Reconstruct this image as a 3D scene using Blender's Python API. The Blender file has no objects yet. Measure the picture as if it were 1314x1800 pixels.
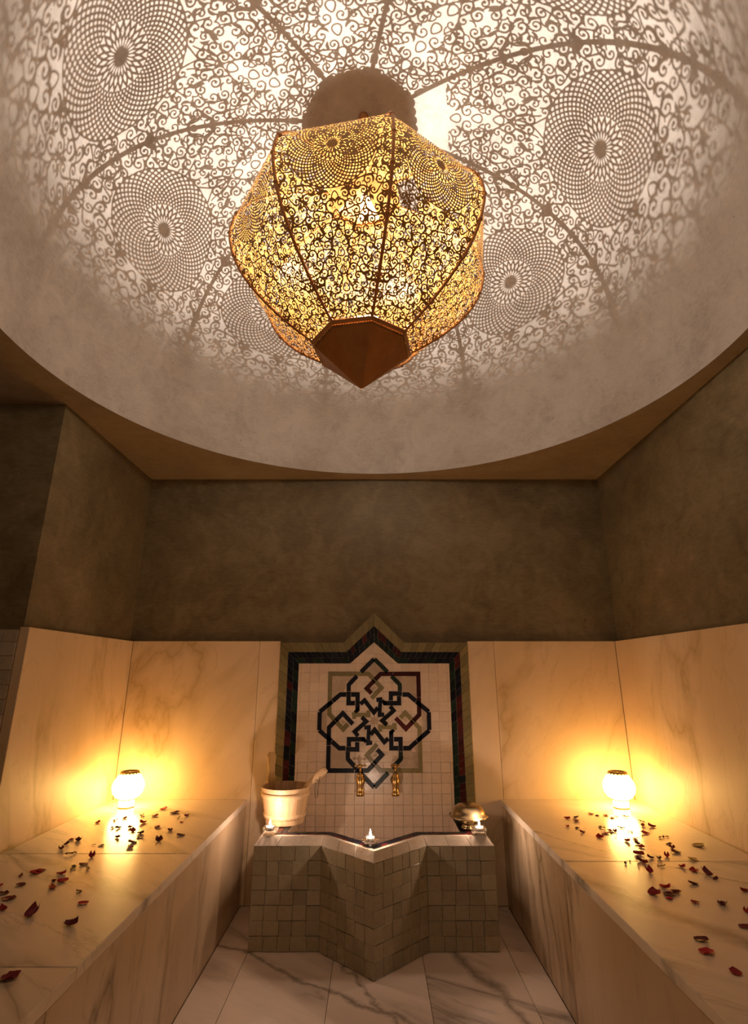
import bpy, bmesh, math, random
import numpy as np
from mathutils import Vector, Matrix

random.seed(11)
rng = np.random.default_rng(11)
scene = bpy.context.scene
COL = scene.collection
PI = math.pi

# ------------------------------------------------------------------ camera, world, exposure
F_PX, PITCH, CAM_H = 932.0, math.atan(285 / 932.0), 1.159
cam_d = bpy.data.cameras.new('camera')
cam_d.sensor_fit = 'HORIZONTAL'
cam_d.sensor_width = 36.0
cam_d.lens = F_PX / 1314.0 * 36.0
cam_d.clip_start = 0.02
cam = bpy.data.objects.new('camera', cam_d)
COL.objects.link(cam)
cam.location = (0, 0, CAM_H)
cam.rotation_euler = (PI / 2 + PITCH, 0, 0)
scene.camera = cam

world = bpy.data.worlds.new('world')
scene.world = world
world.use_nodes = True
world.node_tree.nodes['Background'].inputs[0].default_value = (1.0, 0.66, 0.40, 1)
world.node_tree.nodes['Background'].inputs[1].default_value = 0.8

scene.view_settings.view_transform = 'Standard'
scene.view_settings.look = 'None'
scene.view_settings.exposure = 0.0
scene.view_settings.gamma = 1.0
scene.view_settings.use_curve_mapping = False
scene.cycles.use_denoising = True
scene.cycles.max_bounces = 6
scene.cycles.diffuse_bounces = 4
scene.cycles.use_adaptive_sampling = True
scene.cycles.adaptive_threshold = 0.03
scene.cycles.transparent_max_bounces = 12
scene.cycles.sample_clamp_indirect = 6.0
scene.cycles.caustics_reflective = False
scene.cycles.caustics_refractive = False

# strengths of the place's own lamps and of the added lantern fill (used in their builders below)
LANTERN_W = 145.0
LANTERN_FILL_W = 36.0
LANTERN_FILL_COL = (1.0, 0.84, 0.66)
LANTERN_COL = (1.0, 0.90, 0.79)
BENCH_LAMP_STRENGTH = 40.0
BENCH_LAMP_COL = (1.0, 0.57, 0.15)
CANDLE_W = 2.5
CANDLE_COL = (1.0, 0.70, 0.52)

# ------------------------------------------------------------------ room numbers (metres)
DB = 3.25            # face of the marble on the back wall
WX = 1.435           # faces of the marble on the side walls
PL = 0.028           # the marble stands this much proud of the plaster
Z_CEIL = 2.386
Z_DADO = 1.347
Z_BENCH = 0.50
BX = 0.70            # bench front faces
Y_FRONT = -1.05
NICHE_Y, NICHE_X = 2.26, -2.35
DOME_R, DOME_Y, DOME_H = 1.385, 1.78, 1.20
LX, LY = -0.047, 1.78  # lantern axis

SP, CP = math.sin(PITCH), math.cos(PITCH)
def ray(px, py):
    u, v = (px - 657.5) / F_PX, (900 - py) / F_PX
    return u, CP - v * SP, SP + v * CP
def on_wall(px, py, Y=DB):
    u, a, b = ray(px, py)
    s = Y / a
    return u * s, CAM_H + b * s
def on_plane(px, py, z):
    u, a, b = ray(px, py)
    s = (z - CAM_H) / b
    return u * s, a * s

# ------------------------------------------------------------------ materials
class NT:
    def __init__(self, name):
        self.m = bpy.data.materials.new(name)
        self.m.use_nodes = True
        self.t = self.m.node_tree
        self.t.nodes.clear()
        self.out = self.n('ShaderNodeOutputMaterial')
    def n(self, typ, **kw):
        nd = self.t.nodes.new(typ)
        for k, v in kw.items():
            if k.startswith('i_'):
                key = k[2:]
                key = int(key) if key.isdigit() else key.replace('_', ' ')
                nd.inputs[key].default_value = v
            else:
                setattr(nd, k, v)
        return nd
    def l(self, a, b):
        self.t.links.new(a, b)
    def math(self, op, a, b=None, c=None, clamp=False):
        nd = self.n('ShaderNodeMath', operation=op, use_clamp=clamp)
        for i, x in enumerate((a, b, c)):
            if x is None: continue
            if isinstance(x, (int, float)): nd.inputs[i].default_value = x
            else: self.l(x, nd.inputs[i])
        return nd.outputs[0]
    def mix(self, fac, a, b, blend='MIX'):
        nd = self.n('ShaderNodeMix', data_type='RGBA', blend_type=blend)
        for sock, x in ((nd.inputs[0], fac), (nd.inputs[6], a), (nd.inputs[7], b)):
            if isinstance(x, (int, float)): sock.default_value = x
            elif isinstance(x, tuple): sock.default_value = (*x, 1) if len(x) == 3 else x
            else: self.l(x, sock)
        return nd.outputs[2]
    def ramp(self, fac, stops):
        nd = self.n('ShaderNodeValToRGB')
        e = nd.color_ramp.elements
        while len(e) < len(stops): e.new(0.5)
        for el, (p, c) in zip(e, stops):
            el.position = p
            el.color = (*c, 1) if isinstance(c, tuple) else (c, c, c, 1)
        self.l(fac, nd.inputs[0])
        return nd.outputs[0]
    def noise(self, vec, scale, detail=4, rough=0.55, dist=0.0):
        nd = self.n('ShaderNodeTexNoise', i_Scale=scale, i_Detail=detail, i_Roughness=rough, i_Distortion=dist)
        self.l(vec, nd.inputs['Vector'])
        return nd
    def bsdf(self, color, rough=0.5, metal=0.0, bump=None, bstr=0.2, bdist=0.01, spec=0.5):
        b = self.n('ShaderNodeBsdfPrincipled')
        for sock, x in ((b.inputs['Base Color'], color), (b.inputs['Roughness'], rough), (b.inputs['Metallic'], metal)):
            if isinstance(x, (int, float)): sock.default_value = x
            elif isinstance(x, tuple): sock.default_value = (*x, 1)
            else: self.l(x, sock)
        b.inputs['Specular IOR Level'].default_value = spec
        if bump is not None:
            bp = self.n('ShaderNodeBump', i_Strength=bstr, i_Distance=bdist)
            self.l(bump, bp.inputs['Height'])
            self.l(bp.outputs[0], b.inputs['Normal'])
        self.l(b.outputs[0], self.out.inputs[0])
        return b

def world_pos(t):
    return t.n('ShaderNodeNewGeometry').outputs['Position']

def mat_plaster(name, c_dark, c_mid, c_light, scale=1.0, rough=0.55):
    t = NT(name)
    p = world_pos(t)
    n1 = t.noise(p, 1.6 * scale, 6, 0.6, 0.6)
    n2 = t.noise(p, 7.0 * scale, 6, 0.65, 1.0)
    mp = t.n('ShaderNodeMapping'); mp.inputs['Scale'].default_value = (1, 1, 3.2)
    t.l(p, mp.inputs['Vector'])
    n3 = t.noise(mp.outputs[0], 22 * scale, 5, 0.7, 0.4)
    a = t.math('MULTIPLY_ADD', n1.outputs[0], 0.55, t.math('MULTIPLY', n2.outputs[0], 0.45))
    a = t.math('MULTIPLY_ADD', n3.outputs[0], 0.25, t.math('MULTIPLY', a, 0.80))
    col = t.ramp(a, [(0.38, c_dark), (0.52, c_mid), (0.67, c_light)])
    n4 = t.noise(p, 60, 3, 0.6)
    specks = t.ramp(n4.outputs[0], [(0.27, 0.55), (0.31, 1.0)])
    col = t.mix(1.0, col, specks, 'MULTIPLY')
    rg = t.math('MULTIPLY_ADD', n2.outputs[0], 0.3, rough - 0.15)
    t.bsdf(col, rg, bump=a, bstr=0.25, bdist=0.02, spec=0.35)
    return t.m

def mat_marble(name, base, tint, vein, rot, vscale=1.0, seed_amt=40.0, lines=(), rough=0.22, vamt=0.8, gate0=0.45):
    t = NT(name)
    tc = world_pos(t)
    oi = t.n('ShaderNodeObjectInfo')
    off = t.n('ShaderNodeVectorMath', operation='SCALE'); off.inputs[0].default_value = (1.0, 0.7, 0.4)
    t.l(t.math('MULTIPLY', oi.outputs['Random'], seed_amt), off.inputs['Scale'])
    rt = t.n('ShaderNodeMapping'); rt.inputs['Rotation'].default_value = rot
    t.l(tc, rt.inputs['Vector'])
    add = t.n('ShaderNodeVectorMath', operation='ADD')
    t.l(rt.outputs[0], add.inputs[0]); t.l(off.outputs[0], add.inputs[1])
    mp = t.n('ShaderNodeMapping'); mp.inputs['Scale'].default_value = (0.38, 1.9, 1.3)
    t.l(add.outputs[0], mp.inputs['Vector'])
    v = mp.outputs[0]
    wob = t.noise(tc, 2.6, 6, 0.6)
    n1 = t.noise(v, 1.15 * vscale, 5, 0.5, 0.25)
    n2 = t.noise(v, 2.9 * vscale, 6, 0.55, 0.35)
    r1 = t.math('ABSOLUTE', t.math('SUBTRACT', n1.outputs[0], 0.5))
    r2 = t.math('ABSOLUTE', t.math('SUBTRACT', n2.outputs[0], 0.46))
    v1 = t.ramp(r1, [(0.0, 1.0), (0.008, 0.6), (0.045, 0.0)])
    v2 = t.ramp(r2, [(0.0, 0.6), (0.008, 0.22), (0.028, 0.0)])
    gate = t.ramp(t.noise(v, 0.8, 3, 0.5).outputs[0], [(gate0, 0.0), (gate0 + 0.15, 1.0)])
    vv = t.math('MAXIMUM', t.math('MULTIPLY', v1, gate), t.math('MULTIPLY', v2, t.math('MULTIPLY_ADD', gate, 0.6, 0.15)))
    fine = t.noise(tc, 30, 5, 0.65)
    for (a, b, c, d, w, st) in lines:
        dot = t.n('ShaderNodeVectorMath', operation='DOT_PRODUCT'); dot.inputs[1].default_value = (a, b, c)
        t.l(tc, dot.inputs[0])
        q = t.math('SUBTRACT', dot.outputs['Value'], d)
        q = t.math('ABSOLUTE', t.math('MULTIPLY_ADD', t.math('SUBTRACT', wob.outputs[0], 0.5), 0.22, q))
        q = t.math('DIVIDE', q, t.math('MULTIPLY_ADD', n1.outputs[0], 2.2 * w, 0.05 * w))
        q = t.math('MULTIPLY', t.math('SUBTRACT', 1.0, q, clamp=True), t.math('MULTIPLY_ADD', fine.outputs[0], 1.5 * st, 0.05, clamp=True))
        vv = t.math('MAXIMUM', vv, q)
    cl = t.noise(v, 0.9, 5, 0.6, 0.4)
    col = t.mix(t.ramp(cl.outputs[0], [(0.40, 0.0), (0.70, 1.0)]), base, tint)
    col = t.mix(t.math('MULTIPLY', t.math('MULTIPLY_ADD', fine.outputs[0], 0.9, 0.45, clamp=True), t.math('MULTIPLY', vv, vamt)), col, vein)
    t.bsdf(col, t.math('MULTIPLY_ADD', fine.outputs[0], 0.12, rough - 0.06), bump=fine.outputs[0], bstr=0.03, bdist=0.01, spec=0.5)
    return t.m

def mat_tile(name, col, var=0.35, rough=0.25, hue=None, spec=0.5):
    """glazed zellige: every tile a little different"""
    t = NT(name)
    oi = t.n('ShaderNodeObjectInfo')
    p = world_pos(t)
    n = t.noise(p, 22, 5, 0.6, 0.5)
    hsv = t.n('ShaderNodeHueSaturation')
    t.l(t.math('MULTIPLY_ADD', oi.outputs['Random'], var, 1.0 - var / 2), hsv.inputs['Value'])
    base = t.mix(t.ramp(n.outputs[0], [(0.35, 0.0), (0.7, 1.0)]), col, hue or tuple(c * 0.72 for c in col))
    t.l(base, hsv.inputs['Color'])
    t.bsdf(hsv.outputs[0], t.math('MULTIPLY_ADD', n.outputs[0], 0.25, rough - 0.1), bump=n.outputs[0], bstr=0.10, bdist=0.01, spec=spec)
    return t.m

def mat_metal(name, col, rough=0.35, dark=None, metal=0.9, scale=18):
    t = NT(name)
    p = world_pos(t)
    n = t.noise(p, scale, 5, 0.6, 0.3)
    c = t.mix(t.ramp(n.outputs[0], [(0.35, 0.0), (0.7, 1.0)]), col, dark or tuple(x * 0.6 for x in col))
    t.bsdf(c, t.math('MULTIPLY_ADD', n.outputs[0], 0.2, rough - 0.1), metal, bump=n.outputs[0], bstr=0.05, bdist=0.005)
    return t.m

def mat_wood(name, col, dark):
    t = NT(name)
    tc = t.n('ShaderNodeTexCoord')
    oi = t.n('ShaderNodeObjectInfo')
    mp = t.n('ShaderNodeMapping'); mp.inputs['Scale'].default_value = (1, 1, 0.09)
    t.l(tc.outputs['Object'], mp.inputs['Vector'])
    loc = t.n('ShaderNodeCombineXYZ'); t.l(t.math('MULTIPLY', oi.outputs['Random'], 9.0), loc.inputs[2])
    t.l(loc.outputs[0], mp.inputs['Location'])
    n = t.noise(mp.outputs[0], 60, 5, 0.6, 0.8)
    c = t.mix(t.ramp(n.outputs[0], [(0.35, 0.0), (0.75, 1.0)]), col, dark)
    hsv = t.n('ShaderNodeHueSaturation'); t.l(c, hsv.inputs['Color'])
    t.l(t.math('MULTIPLY_ADD', oi.outputs['Random'], 0.16, 0.92), hsv.inputs['Value'])
    t.bsdf(hsv.outputs[0], 0.5, bump=n.outputs[0], bstr=0.12, bdist=0.004)
    return t.m

def mat_emit(name, col, strength):
    t = NT(name)
    e = t.n('ShaderNodeEmission'); e.inputs[0].default_value = (*col, 1); e.inputs[1].default_value = strength
    t.l(e.outputs[0], t.out.inputs[0])
    return t.m

def mat_glass(name, tint=(1, 1, 1), refl=0.10):
    t = NT(name)
    tr = t.n('ShaderNodeBsdfTransparent'); tr.inputs[0].default_value = (*tint, 1)
    gl = t.n('ShaderNodeBsdfGlossy'); gl.inputs['Roughness'].default_value = 0.06
    lw = t.n('ShaderNodeLayerWeight'); lw.inputs[0].default_value = 0.35
    f = t.math('MULTIPLY_ADD', lw.outputs['Facing'], 0.55, refl, clamp=True)
    mx = t.n('ShaderNodeMixShader')
    t.l(f, mx.inputs[0]); t.l(tr.outputs[0], mx.inputs[1]); t.l(gl.outputs[0], mx.inputs[2])
    t.l(mx.outputs[0], t.out.inputs[0])
    return t.m

def mat_petal(name, col, dark):
    t = NT(name)
    tc = t.n('ShaderNodeTexCoord')
    n = t.noise(tc.outputs['Object'], 120, 4, 0.6)
    oi = t.n('ShaderNodeObjectInfo')
    c = t.mix(t.ramp(n.outputs[0], [(0.3, 0.0), (0.7, 1.0)]), col, dark)
    hsv = t.n('ShaderNodeHueSaturation'); t.l(c, hsv.inputs['Color'])
    t.l(t.math('MULTIPLY_ADD', oi.outputs['Random'], 0.7, 0.65), hsv.inputs['Value'])
    t.bsdf(hsv.outputs[0], 0.55, bump=n.outputs[0], bstr=0.2, bdist=0.002)
    return t.m

M = {}
M['plaster'] = mat_plaster('wall_plaster', (0.10, 0.073, 0.038), (0.17, 0.128, 0.068), (0.25, 0.192, 0.112))
M['dome'] = mat_plaster('dome_plaster', (0.30, 0.265, 0.24), (0.40, 0.36, 0.33), (0.48, 0.435, 0.40), 1.5)
M['soffit'] = mat_plaster('soffit_plaster', (0.20, 0.145, 0.095), (0.28, 0.21, 0.14), (0.34, 0.27, 0.19))
M['marble_top'] = mat_marble('marble_bench', (0.76, 0.65, 0.53), (0.66, 0.54, 0.40), (0.17, 0.145, 0.10), (0.0, 0.0, 0.68), lines=[(0.546, 0.838, 0, 1.204, 0.04, 1.5), (0.865, 0.5, 0, 1.626, 0.04, 1.7), (0.75, 0.66, 0, 2.25, 0.014, 1.0)], rough=0.24, vamt=0.8)
M['marble_wall'] = mat_marble('marble_wall', (0.70, 0.53, 0.355), (0.60, 0.42, 0.23), (0.38, 0.25, 0.10), (0.3, 1.0, 0.5), 1.1, rough=0.5, vamt=0.72, gate0=0.40)
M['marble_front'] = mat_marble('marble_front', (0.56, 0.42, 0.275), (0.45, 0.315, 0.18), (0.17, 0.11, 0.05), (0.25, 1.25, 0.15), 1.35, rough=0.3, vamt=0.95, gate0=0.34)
M['marble_floor'] = mat_marble('marble_floor', (0.74, 0.63, 0.54), (0.62, 0.51, 0.42), (0.15, 0.125, 0.10), (0.0, 0.0, 0.62), 1.1, lines=[(0.945, 0.324, 0, 1.226, 0.026, 1.7), (0.545, 0.839, 0, 1.99, 0.02, 1.4), (0.9, 0.43, 0, 1.05, 0.012, 1.0)], rough=0.25, vamt=0.85)
M['mortar'] = mat_plaster('mortar', (0.26, 0.19, 0.13), (0.34, 0.26, 0.18), (0.42, 0.33, 0.24), 3)
M['grout'] = mat_plaster('pale_grout', (0.36, 0.29, 0.22), (0.46, 0.37, 0.28), (0.54, 0.45, 0.35), 3)
M['white_tile'] = mat_tile('white_glazed_tile', (0.64, 0.50, 0.385), 0.10, 0.24, (0.58, 0.44, 0.33))
M['tan_tile'] = mat_tile('tan_glazed_tile', (0.47, 0.34, 0.235), 0.15, 0.24)
M['olive_tile'] = mat_tile('olive_glazed_tile', (0.20, 0.162, 0.072), 0.4, 0.26, (0.175, 0.14, 0.06), 0.3)
M['fount_tile'] = mat_tile('grey_green_glazed_tile', (0.315, 0.26, 0.168), 0.26, 0.26, (0.27, 0.222, 0.14))
M['rim_tile'] = mat_tile('rim_tile', (0.48, 0.39, 0.30), 0.2, 0.24)
M['navy'] = mat_tile('navy_glazed_tile', (0.008, 0.009, 0.016), 0.8, 0.30, None, 0.12)
M['green'] = mat_tile('green_glazed_tile', (0.012, 0.026, 0.017), 0.8, 0.30, (0.006, 0.012, 0.009), 0.15)
M['burg'] = mat_tile('burgundy_glazed_tile', (0.060, 0.010, 0.010), 0.7, 0.30, None, 0.12)
M['brass'] = mat_metal('aged_brass', (0.62, 0.40, 0.16), 0.30, (0.34, 0.19, 0.06))
M['bronze'] = mat_metal('polished_bronze', (0.56, 0.44, 0.26), 0.22, (0.40, 0.27, 0.12))
M['lantern'] = mat_metal('pierced_gilt_brass', (0.41, 0.205, 0.045), 0.5, (0.33, 0.16, 0.033), 0.3)
M['lantern_cap'] = mat_metal('lantern_copper', (0.42, 0.185, 0.055), 0.42, (0.34, 0.14, 0.04), 0.5)
M['wood'] = mat_wood('pale_wood', (0.66, 0.45, 0.26), (0.54, 0.34, 0.17))
M['wood_dark'] = mat_wood('honey_wood', (0.56, 0.34, 0.13), (0.42, 0.23, 0.08))
M['cord'] = mat_metal('black_cord', (0.015, 0.012, 0.01), 0.7, None, 0.0)
M['glass'] = mat_glass('clear_glass')
M['wax'] = mat_petal('candle_wax', (0.85, 0.75, 0.62), (0.8, 0.68, 0.55))
M['tin'] = mat_metal('tealight_tin', (0.7, 0.66, 0.62), 0.3)
M['flame'] = mat_emit('candle_flame', (1.0, 0.72, 0.40), 60.0)
M['bulb'] = mat_emit('lantern_bulb', (1.0, 0.86, 0.66), 60.0)
M['lampglow'] = mat_emit('bench_lamp_glow', BENCH_LAMP_COL, BENCH_LAMP_STRENGTH)
M['lamp_metal'] = mat_metal('lamp_brass', (0.40, 0.26, 0.07), 0.4, None, 0.6)
M['red_petal'] = mat_petal('red_petal', (0.50, 0.014, 0.024), (0.32, 0.008, 0.014))
M['dark_petal'] = mat_petal('dark_petal', (0.19, 0.008, 0.016), (0.09, 0.005, 0.010))
M['orange_petal'] = mat_petal('orange_petal', (0.50, 0.12, 0.03), (0.34, 0.07, 0.02))
M['dry_petal'] = mat_petal('dry_petal', (0.42, 0.30, 0.09), (0.25, 0.16, 0.05))
M['cream_petal'] = mat_petal('cream_petal', (0.66, 0.50, 0.20), (0.50, 0.34, 0.10))

# ------------------------------------------------------------------ builders
def mk_mesh(name, verts, faces, mat, smooth=False):
    me = bpy.data.meshes.new(name)
    me.from_pydata([tuple(v) for v in verts], [], [tuple(f) for f in faces])
    me.materials.append(M[mat])
    if smooth:
        me.polygons.foreach_set('use_smooth', [True] * len(me.polygons))
    me.update()
    return me

def link(name, me, parent=None, loc=(0, 0, 0), rot=(0, 0, 0)):
    o = bpy.data.objects.new(name, me)
    COL.objects.link(o)
    o.location = loc
    o.rotation_euler = rot
    if parent is not None: o.parent = parent
    return o

def obj(name, verts, faces, mat, parent=None, smooth=False, loc=(0, 0, 0), rot=(0, 0, 0)):
    return link(name, mk_mesh(name, verts, faces, mat, smooth), parent, loc, rot)

def tag(o, label=None, cat=None, group=None, kind=None):
    for k, v in (('label', label), ('category', cat), ('group', group), ('kind', kind)):
        if v: o[k] = v
    return o

def thing(name, label, cat, loc=(0, 0, 0), rotz=0.0, group=None):
    o = bpy.data.objects.new(name, None)
    COL.objects.link(o)
    o.location = loc
    o.rotation_euler = (0, 0, rotz)
    o.empty_display_size = 0.05
    return tag(o, label, cat, group)

def box_vf(x0, x1, y0, y1, z0, z1, b=0.003):
    """box with chamfered edges"""
    bm = bmesh.new()
    bmesh.ops.create_cube(bm, size=1.0, matrix=Matrix.Translation(((x0 + x1) / 2, (y0 + y1) / 2, (z0 + z1) / 2)) @ Matrix.Diagonal((x1 - x0, y1 - y0, z1 - z0, 1)))
    if b > 0:
        bmesh.ops.bevel(bm, geom=bm.edges[:], offset=b, segments=1, affect='EDGES')
    bm.verts.index_update()
    v = [tuple(x.co) for x in bm.verts]
    f = [[q.index for q in x.verts] for x in bm.faces]
    bm.free()
    return v, f

def box(name, x0, x1, y0, y1, z0, z1, mat, parent=None, b=0.003):
    v, f = box_vf(x0, x1, y0, y1, z0, z1, b)
    c = Vector(((x0 + x1) / 2, (y0 + y1) / 2, (z0 + z1) / 2))
    if b == 0 and parent is None: c = Vector((0, 0, 0))
    return obj(name, [Vector(q) - c for q in v], f, mat, parent, loc=c)

def lathe_vf(prof, seg=32, a0=0.0, a1=2 * PI, cap0=False, cap1=False):
    full = abs(a1 - a0 - 2 * PI) < 1e-6
    n = seg if full else seg + 1
    v, f = [], []
    for r, z in prof:
        for k in range(n):
            a = a0 + (a1 - a0) * k / seg
            v.append((r * math.cos(a), r * math.sin(a), z))
    for i in range(len(prof) - 1):
        for k in range(seg):
            k2 = (k + 1) % n
            f.append((i * n + k, i * n + k2, (i + 1) * n + k2, (i + 1) * n + k))
    if cap0: f.append(tuple(range(n))[::-1])
    if cap1: f.append(tuple((len(prof) - 1) * n + k for k in range(n)))
    return v, f

def tube_vf(path, rad, seg=8, caps=True):
    path = [Vector(p) for p in path]
    if isinstance(rad, (int, float)): rad = [rad] * len(path)
    v, f = [], []
    up = Vector((0.13, 0.27, 0.95)).normalized()
    for i, p in enumerate(path):
        d = (path[min(i + 1, len(path) - 1)] - path[max(i - 1, 0)]).normalized()
        a = d.cross(up)
        if a.length < 1e-3: a = d.cross(Vector((1, 0, 0)))
        a.normalize(); b = d.cross(a).normalized()
        up = -b if False else up
        for k in range(seg):
            t = 2 * PI * k / seg
            v.append(p + (a * math.cos(t) + b * math.sin(t)) * rad[i])
    for i in range(len(path) - 1):
        for k in range(seg):
            k2 = (k + 1) % seg
            f.append((i * seg + k, i * seg + k2, (i + 1) * seg + k2, (i + 1) * seg + k))
    if caps:
        f.append(tuple(range(seg))[::-1]); f.append(tuple((len(path) - 1) * seg + k for k in range(seg)))
    return v, f

def join_vf(*parts):
    v, f = [], []
    for pv, pf in parts:
        o = len(v); v += [tuple(q) for q in pv]; f += [tuple(i + o for i in q) for q in pf]
    return v, f

def poly_inset(poly, d):
    """inset a counter-clockwise polygon by d (mitred)"""
    n = len(poly); out = []
    for i in range(n):
        p0, p1, p2 = poly[i - 1], poly[i], poly[(i + 1) % n]
        e1 = (p1[0] - p0[0], p1[1] - p0[1]); e2 = (p2[0] - p1[0], p2[1] - p1[1])
        l1 = math.hypot(*e1) or 1e-9; l2 = math.hypot(*e2) or 1e-9
        n1 = (-e1[1] / l1, e1[0] / l1); n2 = (-e2[1] / l2, e2[0] / l2)
        k = 1 + n1[0] * n2[0] + n1[1] * n2[1]
        k = max(k, 0.3)
        out.append((p1[0] + (n1[0] + n2[0]) * d / k, p1[1] + (n1[1] + n2[1]) * d / k))
    return out

def area2(poly):
    return sum(poly[i - 1][0] * poly[i][1] - poly[i][0] * poly[i - 1][1] for i in range(len(poly))) / 2

def clip_half(poly, a, b, c):
    """keep a*x+b*y<=c"""
    out = []
    for i in range(len(poly)):
        p, q = poly[i - 1], poly[i]
        dp, dq = a * p[0] + b * p[1] - c, a * q[0] + b * q[1] - c
        if (dp <= 0) != (dq <= 0):
            t = dp / (dp - dq); out.append((p[0] + (q[0] - p[0]) * t, p[1] + (q[1] - p[1]) * t))
        if dq <= 0: out.append(q)
    return out

def tile_on(name, poly, frame, th, mat, parent, gap=0.0008, cham=0.0012, jit=0.0006):
    """a tile from a 2-D polygon; frame=(origin, e1, e2, normal)"""
    if area2(poly) < 0: poly = poly[::-1]
    poly = poly_inset(poly, gap)
    fr = poly_inset(poly, cham)
    o, e1, e2, nn = frame
    cx = sum(p[0] for p in poly) / len(poly); cy = sum(p[1] for p in poly) / len(poly)
    tx, ty = random.gauss(0, jit), random.gauss(0, jit)
    th = th + random.uniform(-jit, jit)
    n = len(poly)
    sz = max(max(abs(p[0] - cx) for p in poly), max(abs(p[1] - cy) for p in poly), 1e-4)
    def P(p, h): return e1 * (p[0] - cx) + e2 * (p[1] - cy) + nn * h
    v = [P(p, 0) for p in poly] + [P(p, th - cham) for p in poly]
    v += [P(p, th + (tx * (p[0] - cx) + ty * (p[1] - cy)) / sz) for p in fr]
    f = []
    for k in range(n):
        k2 = (k + 1) % n
        f.append((k, k2, n + k2, n + k)); f.append((n + k, n + k2, 2 * n + k2, 2 * n + k))
    f.append(tuple(2 * n + k for k in range(n)))
    return obj(name, v, f, mat, parent, loc=o + e1 * cx + e2 * cy)

WALL_FRAME = lambda depth: (Vector((0, DB - depth, 0)), Vector((1, 0, 0)), Vector((0, 0, 1)), Vector((0, -1, 0)))

# ================================================================== SETTING
def structure(o): o['kind'] = 'structure'; return o

# floor
floor = structure(box('floor', NICHE_X - 0.1, WX + PL + 0.1, Y_FRONT - 0.1, DB + PL + 0.05, -0.12, -0.012, 'mortar', b=0))
floor['label'] = 'veined cream marble slab floor between the benches'
xs = [-0.70, -0.55, -0.172, 0.208, 0.588, 0.70]
ys = [DB, 2.768, 2.21, 1.65, 1.09, 0.53, -0.03, -0.59, Y_FRONT]
for i in range(len(xs) - 1):
    for j in range(len(ys) - 1):
        sh = 0.0
        box('marble_slab', xs[i] + 0.0008, xs[i + 1] - 0.0008, ys[j + 1] + 0.0008, ys[j] - 0.0008, -0.012, 0.0, 'marble_floor', floor, 0.0015)

# plaster walls
def wall(name, x0, x1, y0, y1, z0, z1, mat='plaster', label=None):
    o = structure(box(name, x0, x1, y0, y1, z0, z1, mat, b=0))
    if label: o['label'] = label
    return o
TH = 0.12
w_back = wall('wall_back', -WX - PL, WX + PL, DB + PL, DB + PL + TH, -0.012, Z_CEIL, label='dark brown polished plaster wall behind the fountain')
w_right = wall('wall_right', WX + PL, WX + PL + TH, Y_FRONT, DB + PL + TH, -0.012, Z_CEIL, label='brown plaster wall above marble panelling on the right')
w_left = wall('wall_left', NICHE_X, -WX - PL, NICHE_Y, DB + PL + TH, -0.012, Z_CEIL, label='brown plaster wall block with marble facing on the left')
w_niche = wall('wall_niche', NICHE_X - TH, NICHE_X, Y_FRONT, DB + PL + TH, -0.012, Z_CEIL, label='plain plaster wall at the far side of the left recess')
w_front = wall('wall_front', NICHE_X - TH, -0.62, Y_FRONT - TH, Y_FRONT, -0.012, Z_CEIL, label='plaster wall behind the viewer beside the doorway')
w_front2 = wall('wall_front', 0.62, WX + PL + TH, Y_FRONT - TH, Y_FRONT, -0.012, Z_CEIL, label='plaster wall behind the viewer right of the doorway')
wall('trim_1', -0.62, 0.62, Y_FRONT - TH, Y_FRONT, 2.05, Z_CEIL, label='plaster lintel over the doorway behind the viewer')

# ceiling with a round opening
def ceiling():
    x0, x1, y0, y1 = NICHE_X - TH, WX + PL + TH, Y_FRONT - TH, DB + PL + TH
    n = 128
    v, f = [], []
    for k in range(n):
        a = 2 * PI * k / n
        dx, dy = math.cos(a), math.sin(a)
        v.append((dx * DOME_R, DOME_Y + dy * DOME_R, Z_CEIL))
        ts = []
        if dx > 1e-9: ts.append(x1 / dx)
        if dx < -1e-9: ts.append(x0 / dx)
        if dy > 1e-9: ts.append((y1 - DOME_Y) / dy)
        if dy < -1e-9: ts.append((y0 - DOME_Y) / dy)
        t = min(ts)
        v.append((dx * t, DOME_Y + dy * t, Z_CEIL))
    for k in range(n):
        k2 = (k + 1) % n
        f.append((2 * k, 2 * k + 1, 2 * k2 + 1, 2 * k2))
    b = len(v)
    cs = [(x0, y0), (x1, y0), (x1, y1), (x0, y1)]
    v += [(x, y, Z_CEIL) for x, y in cs]
    for ci, (x, y) in enumerate(cs):
        a = math.atan2(y - DOME_Y, x) % (2 * PI)
        k = int(a / (2 * PI / n)); k2 = (k + 1) % n
        f.append((2 * k + 1, b + ci, 2 * k2 + 1))
    return obj('ceiling', v, f, 'soffit')
ceil = structure(ceiling())
ceil['label'] = 'flat brown plaster soffit around the round dome opening'

def dome():
    n, m = 128, 40
    prof = [(DOME_R, 0.0), (DOME_R - 0.006, 0.004)]
    prof = [(DOME_R, -0.004), (DOME_R, 0.02)]
    for i in range(1, m):
        a = PI / 2 * i / m
        prof.append((DOME_R * math.cos(a), 0.02 + (DOME_H - 0.02) * math.sin(a)))
    prof.append((0.002, DOME_H))
    v, f = lathe_vf(prof, n)
    return obj('ceiling_dome', v, f, 'dome', None, True, (0, DOME_Y, Z_CEIL))
dm = structure(dome())
dm['label'] = 'grey plaster dome catching the lace shadows of the lantern'

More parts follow.
